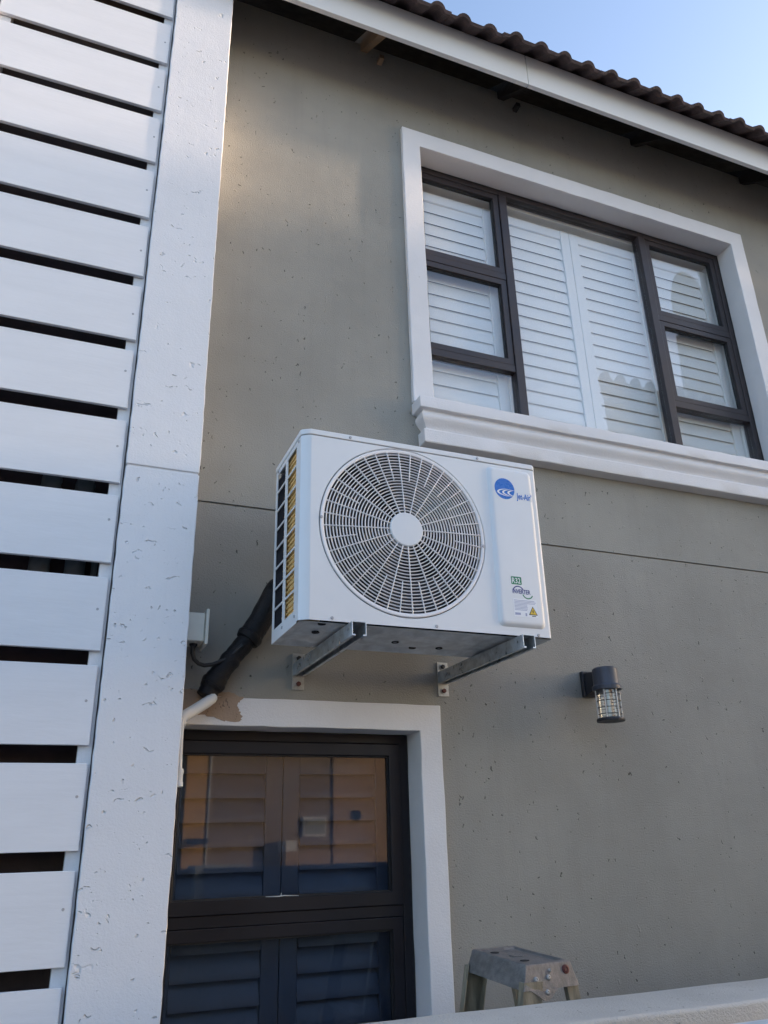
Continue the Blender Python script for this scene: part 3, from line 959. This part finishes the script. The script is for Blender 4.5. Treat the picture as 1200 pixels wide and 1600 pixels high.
# paper label with small print and warning triangle
lab = flat([(1.3655, 2.2755), (1.4565, 2.2755), (1.4565, 2.337), (1.3655, 2.337)], PYF).build('paper_label', 'paper', pan)
rl = random.Random(2)
for r in range(8):
    z = 2.3305-r*0.0047
    xe = 1.4525 if r < 3 else 1.421
    flat([(1.369, z), (xe-rl.random()*0.006, z), (xe-rl.random()*0.006, z+0.0019), (1.369, z+0.0019)], PYF-0.0005, 0.0002).build('print_line', 'ink_grey', pan)
flat([(1.369, 2.281), (1.390, 2.281), (1.390, 2.289), (1.369, 2.289)], PYF-0.0005, 0.0002).build('print_line', 'ink_grey', pan)
flat([(1.408, 2.279), (1.414, 2.279), (1.414, 2.289), (1.408, 2.289)], PYF-0.0005, 0.0002).build('print_line', 'ink_grey', pan)
flat([(1.433, 2.279), (1.448, 2.279), (1.448, 2.2815), (1.433, 2.2815)], PYF-0.0005, 0.0002).build('print_line', 'ink', pan)
flat([(1.4215, 2.284), (1.4550, 2.284), (1.43825, 2.314)], PYF-0.0005).build('warning_triangle', 'ink', pan)
flat([(1.4255, 2.2863), (1.4510, 2.2863), (1.43825, 2.3092)], PYF-0.001).build('warning_triangle', 'yellow', pan)
flat([(1.4370, 2.301), (1.4405, 2.301), (1.4385, 2.296), (1.4410, 2.296), (1.4365, 2.2885), (1.4375, 2.2945), (1.4350, 2.2945)], PYF-0.0015).build('bolt_symbol', 'ink', pan)
# screws of the casing
msc = MB().lathe((0, 0, 0), (0, -1, 0), [(0.0052, -0.001), (0.0052, 0.001), (0.0042, 0.0028), (0.0015, 0.003), (0.0012, 0.0018), (0.0001, 0.0018)], 12).mesh('screw', 'screw', smooth=True)
for a, b in ((0.800, 2.842), (1.275, 2.842), (0.738, 2.224), (1.085, 2.2235), (1.458, 2.2205), (0.7015, 2.546), (1.2735, 2.513)):
    inst('screw', msc, (a, AYF-0.0028 if b > 2.5 else AYF, b), ac)
for yy, zz in ((-0.555, 2.82), (-0.540, 2.235), (-0.40, 2.235), (-0.30, 2.825)):
    inst('screw', msc, (AX0, yy, zz), ac, (0, 0, math.radians(-90)))
# base pan: pressed ribs and drain holes
bx0, bx1, by0, by1 = AX0+0.002, AX1-0.002, AYF+0.004, AYB-0.002
NXB, NYB = 60, 26
V = [];F = []
for i in range(NXB+1):
    for j in range(NYB+1):
        x = bx0+(bx1-bx0)*i/NXB
        y = by0+(by1-by0)*j/NYB
        e = min(x-bx0, bx1-x, y-by0, by1-y)
        z = AZ0
        if e > 0.02:
            z += 0.010*min(1, (e-0.02)/0.012)
            if 0.90 < x < 1.32 and -0.52 < y < -0.34:
                q = min(x-0.90, 1.32-x, y+0.52, -0.34-y)
                z -= 0.008*min(1, q/0.015)
            if (0.74 < x < 0.80 or 1.36 < x < 1.42):
                z -= 0.006*min(1, min(abs(x-0.74), abs(0.80-x), abs(x-1.36), abs(1.42-x))/0.01)
        V.append((x, y, z))
for i in range(NXB):
    for j in range(NYB):
        F.append((i*(NYB+1)+j, i*(NYB+1)+j+1, (i+1)*(NYB+1)+j+1, (i+1)*(NYB+1)+j))
MB().add(V, F).build('base_pan', 'galv_pan', ac, smooth=True, fix=False)
mh = MB().lathe((0, 0, 0), (0, 0, -1), [(0.0125, -0.004), (0.0125, 0.0010), (0.0105, 0.0014), (0.0100, -0.004), (0.0001, -0.004)], 18).mesh('drain_hole', 'dark', smooth=True, angle=40)
for a, b, zz in ((0.722, -0.545, AZ0+0.006), (0.735, -0.44, AZ0+0.006), (1.02, -0.41, AZ0), (1.20, -0.37, AZ0), (1.12, -0.325, AZ0+0.006)):
    inst('drain_hole', mh, (a, b, zz), ac)

# ------------------------------------------------------------------ wall brackets
def bracket(xc, label):
    b = thing('wall_bracket', (xc, 0, 2.10), label, 'bracket', 'galvanised brackets under the air conditioner')
    zt, hh, w, t, lip = AZ0-0.002, 0.044, 0.046, 0.0028, 0.011
    yf, yb = -0.640, -0.006
    zb = zt-hh
    prof = [(-w/2, zt), (w/2, zt), (w/2, zb), (w/2-lip, zb), (w/2-lip, zb+t*1.8), (w/2-t, zb+t*1.8), (w/2-t, zt-t), (-w/2+t, zt-t), (-w/2+t, zb+t*1.8), (-w/2+lip, zb+t*1.8), (-w/2+lip, zb), (-w/2, zb)]
    MB().prism([(xc+a, yf, c) for a, c in prof], (0, yf, 0), (0, yb, 0)).build('channel', 'galv', b, bevel=0.0006, segs=1)
    MB().box(xc-0.024, xc+0.021, -0.006, -0.0003, 2.114, 2.246).build('wall_plate', 'plate', b, bevel=0.001, segs=1)
    for z, mt in ((2.135, 'rust'), (2.228, 'seal')):
        MB().lathe((xc-0.002, 0, z), (0, -1, 0), [(0.0125, 0.006), (0.0125, 0.0085), (0.0001, 0.0085)], 16).build('washer', 'plate', b)
        MB().lathe((xc-0.002, 0, z), (0, -1, 0), [(0.0088, 0.0085), (0.0088, 0.016), (0.0001, 0.017)], 6).build('bolt', mt, b)
    return b
bracket(0.808, 'galvanised channel bracket under the grille side of the air conditioner')
bracket(1.392, 'galvanised channel bracket under the labelled end of the air conditioner')

# ------------------------------------------------------------------ pipes, cable and isolator
pb = thing('pipe_bundle', (0.55, -0.06, 2.05), 'thick black wrapped pipe bundle running from behind the air conditioner to the pillar', 'pipe')
rp = random.Random(12)
path = [(0.83, -0.20, 2.57), (0.77, -0.14, 2.52), (0.699, -0.055, 2.458), (0.650, -0.055, 2.350), (0.607, -0.055, 2.277), (0.555, -0.055, 2.210), (0.512, -0.055, 2.148), (0.484, -0.055, 2.101), (0.469, -0.055, 2.066)]
fine = []
rad = []
for i in range(len(path)-1):
    for k in range(9):
        t = k/9
        fine.append(Vector(path[i]).lerp(Vector(path[i+1]), t))
        u = i+t
        ridge = 0.0009*math.sin(u*7.5)+0.0007*math.sin(u*17+1)
        rad.append(0.034+0.008*(u < 4.05)+0.006*math.exp(-((u-6.6)/0.5)**2) + ridge + rp.uniform(-.0009, .0009))
fine.append(Vector(path[-1])); rad.append(0.024)
MB().tube(fine, rad, 20).build('wrapping', 'black_wrap', pb, smooth=True, angle=70)
for u, e in ((3.95, 0.008), (6.7, 0.004)):
    i = int(u*9)
    MB().tube([fine[i-1], fine[i], fine[i+2]], [rad[i]+e*0.6, rad[i]+e, rad[i]+e*0.3], 20).build('tape_band', 'black_wrap', pb, smooth=True, angle=70)
dp = thing('drain_pipe', (0.42, -0.09, 1.75), 'short white plastic drain pipe leaning from the pipe bundle towards the pillar', 'pipe')
MB().tube([(0.497, -0.075, 2.066), (0.488, -0.079, 2.060), (0.470, -0.086, 2.046), (0.430, -0.10, 2.018), (0.392, -0.115, 1.992), (0.384, -0.135, 1.975), (0.381, -0.16, 1.955)], [0.012, 0.0175, 0.0185, 0.0185, 0.0185, 0.016, 0.012], 18).build('tube', 'pvc', dp, smooth=True, angle=60)
cp = thing('conduit', (0.378, -0.19, 1.77), 'thin white conduit hanging down the side of the pillar beside the lower window', 'conduit')
MB().tube([(0.3795, -0.175, 1.975), (0.3795, -0.182, 1.90), (0.381, -0.190, 1.82)], 0.0068, 12).build('tube', 'pvc', cp, smooth=True, angle=60)
MB().lathe((0.3818, -0.190, 1.823), (0.0, -0.12, -1), [(0.0102, 0.0), (0.0115, 0.004), (0.0115, 0.012), (0.0095, 0.017), (0.0095, 0.038), (0.0112, 0.04), (0.0112, 0.052), (0.006, 0.053), (0.005, 0.04), (0.0001, 0.04)], 16).build('end_cap', 'pvc', cp, smooth=True, angle=40)
iso = thing('isolator_box', (0.40, -0.10, 2.23), 'small cream electrical box fixed to the side of the white pillar', 'electrical box')
MB().box(0.3715, 0.437, -0.145, -0.050, 2.236, 2.334).build('body', 'isolator', iso, bevel=0.004)
MB().box(0.4373, 0.4485, -0.158, -0.037, 2.224, 2.346).build('cover', 'isolator', iso, bevel=0.003)
MB().lathe((0.410, -0.098, 2.237), (0, 0, -1), [(0.014, 0.0), (0.014, 0.006), (0.009, 0.012), (0.0001, 0.012)], 10).build('cable_gland', 'seal', iso)
cb = MB().tube([(0.408, -0.098, 2.228), (0.409, -0.097, 2.205), (0.416, -0.095, 2.185), (0.432, -0.09, 2.172), (0.452, -0.085, 2.168), (0.482, -0.08, 2.174), (0.522, -0.078, 2.192), (0.55, -0.080, 2.214), (0.58, -0.09, 2.245)], 0.0072, 10)
single('power_cable', cb, 'cable', 'black cable looping from the cream box to the pipe bundle', 'cable', (0.41, -0.1, 2.2), smooth=True, angle=60)

# ------------------------------------------------------------------ wall lamp
wlx, wly = 2.066, -0.130
lp = thing('wall_lamp', (2.066, 0, 2.02), 'black cylindrical wall lamp with caged clear glass on the grey wall', 'wall lamp')
MB().prism([(2.034, 0, 2.243), (2.034, 0, 2.137), (2.098, 0, 2.137), (2.098, 0, 2.243)], (0, -0.0005, 0), (0, -0.020, 0)).build('back_plate', 'lamp_dark', lp, bevel=0.004)
MB().prism([(2.042, -0.020, 2.236), (2.042, -0.020, 2.142), (2.042, -0.08, 2.156), (2.042, -0.092, 2.228)], (0, 0, 0), (0.048, 0, 0)).build('arm', 'lamp_dark', lp, bevel=0.004)
lc = (wlx, wly, 0)
MB().lathe(lc, (0, 0, 1), [(0.0001, 2.236), (0.0458, 2.235), (0.0506, 2.230), (0.0515, 2.222), (0.0515, 2.170), (0.0532, 2.166), (0.0585, 2.160), (0.0585, 2.146), (0.0528, 2.144), (0.0001, 2.144)], 40).build('cap', 'lamp_blue', lp, smooth=True, angle=30)
MB().lathe(lc, (0, 0, 1), [(0.0436, 2.1435), (0.0436, 2.036), (0.0418, 2.036), (0.0418, 2.1435)], 36).build('glass', 'lamp_glass', lp, smooth=True, angle=30)
MB().lathe(lc, (0, 0, 1), [(0.0001, 2.1435), (0.0123, 2.1435), (0.0123, 2.125), (0.0097, 2.122), (0.0097, 2.060), (0.0062, 2.054), (0.0001, 2.052)], 24).build('bulb', 'lamp_core', lp, smooth=True)
MB().lathe(lc, (0, 0, 1), [(0.0001, 2.036), (0.0493, 2.036), (0.0546, 2.034), (0.0563, 2.028), (0.0546, 2.022), (0.0001, 2.020)], 40).build('base_ring', 'lamp_dark', lp, smooth=True, angle=30)
for k in range(4):
    MB().lathe((wlx, wly, 2.050+k*0.026), (0, 0, 1), [(0.0457, -0.0013), (0.0480, -0.0013), (0.0480, 0.0013), (0.0457, 0.0013), (0.0457, -0.0013)], 40).build('cage_ring', 'lamp_dark', lp)
for k in range(6):
    a = 2*math.pi*(k+0.62)/6
    MB().cyl((wlx+0.0480*math.cos(a), wly+0.0480*math.sin(a), 2.030), (wlx+0.0480*math.cos(a), wly+0.0480*math.sin(a), 2.148), 0.0024, 8).build('cage_bar', 'pvc', lp)

# ------------------------------------------------------------------ low wall, post, step ladder
lw = thing('boundary_wall', (3, -1.02, 0), 'low grey cement wall along the bottom right in front of the house', 'wall')
wavy_box(MB(), 0.39, 8.0, -1.136, -0.916, 0.0, 1.241, 60, 'x', 0.0012, 31).build('wall_body', 'low_wall', lw, bevel=0.010, segs=3, angle=60)
gp = thing('gate_post', (1.39, -1.45, 0), 'white post top just showing at the bottom right corner', 'post')
MB().box(1.312, 1.46, -1.52, -1.37, 0, 1.240).build('shaft', 'pvc', gp, bevel=0.003)
V = [(1.300, -1.532, 1.2405), (1.472, -1.532, 1.2405), (1.472, -1.358, 1.2405), (1.300, -1.358, 1.2405), (1.300, -1.532, 1.254), (1.472, -1.532, 1.254), (1.472, -1.358, 1.254), (1.300, -1.358, 1.254), (1.386, -1.445, 1.272)]
MB().add(V, [(0, 3, 2, 1), (0, 1, 5, 4), (1, 2, 6, 5), (2, 3, 7, 6), (3, 0, 4, 7), (4, 5, 8), (5, 6, 8), (6, 7, 8), (7, 4, 8)]).build('cap', 'pvc', gp)

la = thing('step_ladder', (1.38, -0.45, 0), 'worn aluminium step ladder standing behind the low wall', 'ladder')
Zt = 1.282
# cap: long axis away from the camera, flaring apron
Lt = [(1.272, -0.655), (1.424, -0.640), (1.468, -0.262), (1.312, -0.268)]     # F R B L
Lb = [(1.252, -0.668), (1.440, -0.652), (1.488, -0.252), (1.292, -0.258)]
cxm = sum(p[0] for p in Lt)/4; cym = sum(p[1] for p in Lt)/4
def ins(pts, k): return [(cxm+(a-cxm)*k, cym+(b-cym)*k) for a, b in pts]
V = []
for pts, z in ((Lb, Zt-0.060), (Lt, Zt), (ins(Lt, 0.86), Zt+0.001), (ins(Lt, 0.82), Zt-0.006)):
    V += [(a, b, z) for a, b in pts]
F = []
for i in range(3):
    for k in range(4):
        F.append((i*4+k, i*4+(k+1) % 4, (i+1)*4+(k+1) % 4, (i+1)*4+k))
F.append((12, 13, 14, 15))
capo = MB().add(V, F).build('cap', 'ladder_top', la, bevel=0.005, segs=2, angle=50)
# end lug, rivets and red button on the near end of the apron
def onend(u, v, d):                       # near end face of the apron: u along, v down
    a = Vector((1.272, -0.655, Zt)); b = Vector((1.424, -0.640, Zt)); c = Vector((1.252, -0.668, Zt-0.06)); e = Vector((1.440, -0.652, Zt-0.06))
    p = a.lerp(b, u).lerp(c.lerp(e, u), v)
    return p + Vector((0.09, -1, 0.2)).normalized()*d
MB().prism([onend(0.10, 0.97, 0.001), onend(0.62, 0.97, 0.001), onend(0.50, 1.25, 0.001), onend(0.42, 1.42, 0.001), onend(0.34, 1.42, 0.001), onend(0.24, 1.20, 0.001)], (0, 0, 0), (0, 0.004, 0)).build('lug', 'ladder_top', la)
for u, v, r, mt in ((0.22, 0.60, 0.0072, 'rivet'), (0.46, 0.56, 0.0072, 'rivet'), (0.41, 1.12, 0.0072, 'rivet'), (0.50, 0.30, 0.005, 'rivet'), (0.84, 0.32, 0.012, 'rust')):
    p = onend(u, v, 0.0005)
    MB().lathe(p, Vector((0.09, -1, 0.2)), [(r, -0.001), (r*0.95, 0.002), (r*0.5, 0.004), (r*0.35, 0.0025), (0.0001, 0.0025)], 14).build('rivet', mt, la, smooth=True)
# slots pressed into the top
for (u, v, w, h) in ((0.35, 0.28, 0.025, 0.006), (0.30, 0.80, 0.025, 0.006), (0.55, 0.55, 0.05, 0.018)):
    p = Vector((*Lt[0], Zt)).lerp(Vector((*Lt[1], Zt)), u).lerp(Vector((*Lt[3], Zt)).lerp(Vector((*Lt[2], Zt)), u), v)
    MB().lathe((p.x, p.y, Zt-0.0052), (0, 0, 1), [(w*0.55, 0.0), (w*0.5, 0.0015), (0.0001, 0.001)], 18).build('slot', 'dark' if h < 0.01 else 'ladder_top', la)
def rail(top, bot, w, dep, face):
    """channel-section rail; face=+1 opens towards +y, -1 towards -y"""
    a, b = Vector(top), Vector(bot)
    t = 0.004
    prof = [(-w/2, 0), (w/2, 0), (w/2, dep), (w/2-t, dep), (w/2-t, t), (-w/2+t, t), (-w/2+t, dep), (-w/2, dep)]
    pts = [a + Vector((u, v*face, 0)) for u, v in prof]
    return MB().prism(pts, a, b)
rail((1.287, -0.664, Zt-0.04), (1.04, -0.70, 0.0), 0.060, 0.026, 1).build('rail', 'ladder_leg', la, bevel=0.0008, segs=1)
rail((1.322, -0.262, Zt-0.04), (1.07, -0.225, 0.0), 0.072, 0.026, -1).build('rail', 'ladder_leg', la, bevel=0.0008, segs=1)
rail((1.418, -0.645, Zt-0.04), (1.62, -0.66, 0.0), 0.036, 0.020, 1).build('rail', 'ladder_leg', la, bevel=0.0008, segs=1)
rail((1.452, -0.262, Zt-0.04), (1.66, -0.235, 0.0), 0.036, 0.020, -1).build('rail', 'ladder_leg', la, bevel=0.0008, segs=1)
for q in range(1, 5):
    z = Zt-0.04-q*0.25
    f = (Zt-0.04-z)/(Zt-0.04)
    xa = 1.305-0.25*f
    MB().box(xa-0.035, xa+0.035, -0.665-0.036*f+0.012, -0.262+0.037*f-0.012, z-0.02, z).build('tread', 'ladder_top', la, bevel=0.003)

# ------------------------------------------------------------------ houses across the yard (seen in the panes)
nh = thing('neighbour_house', (11, -9, 0), 'beige tiled house reflected in the upper window panes', 'house')
NY = -6.2
def skew(x, y, k=1.0): return x + k*(NY-y)                 # the house stands at an angle to the yard
MB().prism([(7.85, NY, 0), (14.2, NY, 0), (skew(14.2, -10), -10, 0), (skew(7.85, -10), -10, 0)], (0, 0, 0), (0, 0, 8.3)).build('wall', 'tan2', nh)
ye = NY+0.42
rv = [(7.45, ye, 8.27), (14.6, ye, 8.27), (skew(14.6, -9.6), -9.6, 10.05), (skew(7.45, -9.6), -9.6, 10.05)]
rf = MB().prism(rv, (0, 0, 0), (0, 0, 0.15)).build('roof', 'tile', nh)
tn = MB()
for k in range(24):
    x = 7.55+k*0.3
    tn.tube([(x, NY+0.46, 8.43), (x+0.9, NY-0.44, 8.90)], 0.085, 8)
tag(tn.build('roof_rolls', 'tile', rf, smooth=True), kind='stuff')
for (a, b, c, d) in ((8.4, 9.3, 6.2, 7.6), (11.6, 12.8, 6.2, 7.6), (8.4, 9.5, 1.0, 3.2), (11.6, 12.8, 1.0, 3.2)):
    rect_frame(MB(), a, b, c, d, 0.12, NY+0.001, NY+0.05).build('window_frame', 'pvc', nh)
    MB().box(a+0.12, b-0.12, NY+0.002, NY+0.02, c+0.12, d-0.12).build('window_pane', 'nwin', nh)
# square tower with a round-topped chimney
MB().prism([(9.66, NY+0.05, 0), (11.9, NY+0.05, 0), (14.1, -8.4, 0), (11.9, -8.4, 0)], (0, 0, 0), (0, 0, 10.0)).build('tower', 'tan2', nh)
pts = [(9.72, 10.051), (10.72, 10.051)] + [(10.22+0.50*math.cos(math.radians(t)), 10.55+1.05*math.sin(math.radians(t))) for t in range(0, 181, 12)]
MB().prism([(a, NY+0.04, b) for a, b in pts], (0, 0, 0), (1.0, -0.9, 0)).build('chimney', 'tan2', nh)
no = thing('garden_building', (2.4, -6, 0), 'tan low building reflected in the lower window panes', 'building')
# facade turned a little towards the sun
q0, q1 = Vector((1.0, -3.6, 0)), Vector((3.32, -4.72, 0))
u = (q1-q0).normalized(); nrm = Vector((-u.y, u.x, 0))
def fb(a, b, z0, z1, d0, d1):
    pts = [q0+u*a+nrm*d0, q0+u*b+nrm*d0, q0+u*b+nrm*d1, q0+u*a+nrm*d1]
    return MB().prism([(p.x, p.y, z0) for p in pts], (0, 0, z0), (0, 0, z1))
Ln = (q1-q0).length
fb(0, Ln, 0, 2.9, -2.0, 0).build('wall', 'mud', no)
fb(0.02, 0.23, 1.30, 2.85, 0.001, 0.012).build('panel', 'orange', no)
fb(1.62, Ln-0.02, 1.30, 2.85, 0.001, 0.012).build('panel', 'tan', no)
fb(-0.1, Ln+0.1, 2.901, 3.02, -2.1, 0.12).build('roof', 'tile', no)
fb(0.235, 0.250, 0.4, 2.9, 0.001, 0.02).build('downpipe', 'pvc', no)
fb(0.06, 0.20, 1.62, 1.66, 0.013, 0.10).build('lamp_bracket', 'nwin', no)
fb(1.25, 1.52, 1.66, 1.82, 0.001, 0.02).build('window_frame', 'pvc', no)
fb(1.27, 1.505, 1.68, 1.805, 0.021, 0.024).build('window_pane', 'pipe_grey', no)
fb(1.88, 1.96, 1.80, 1.88, 0.013, 0.03).build('vent', 'nwin', no)
fb(0.98, 1.50, 1.42, 1.545, 0.001, 0.10).build('shelf', 'tan', no)
fb(0.98, 1.10, 1.546, 1.63, 0.001, 0.10).build('shelf_box', 'pvc', no)
fb(-0.05, 0.42, 1.0, 1.475, 0.20, 0.30).build('bin', 'pipe_grey', no)
single('garden_wall', MB().box(-6, 7.2, -3.46, -3.34, 0, 1.455), 'hedge', 'dark garden wall reflected low in the lower window panes', 'wall', (0, 0, 0))
# unseen house added so its roof keeps low sun off the lower wall
ne = thing('added_shade_house', (16, 2, 0), 'unseen gabled house added beyond the right edge to shade the wall', 'house')
MB().box(12.0, 20, -2.6, 6, 0, 5.0).build('wall', 'tan2', ne)
MB().prism([(11.7, -2.9, 4.95), (20.3, -2.9, 4.95), (16, -2.9, 6.58)], (0, 0, 0), (0, 9.3, 0)).build('roof', 'tile', ne)
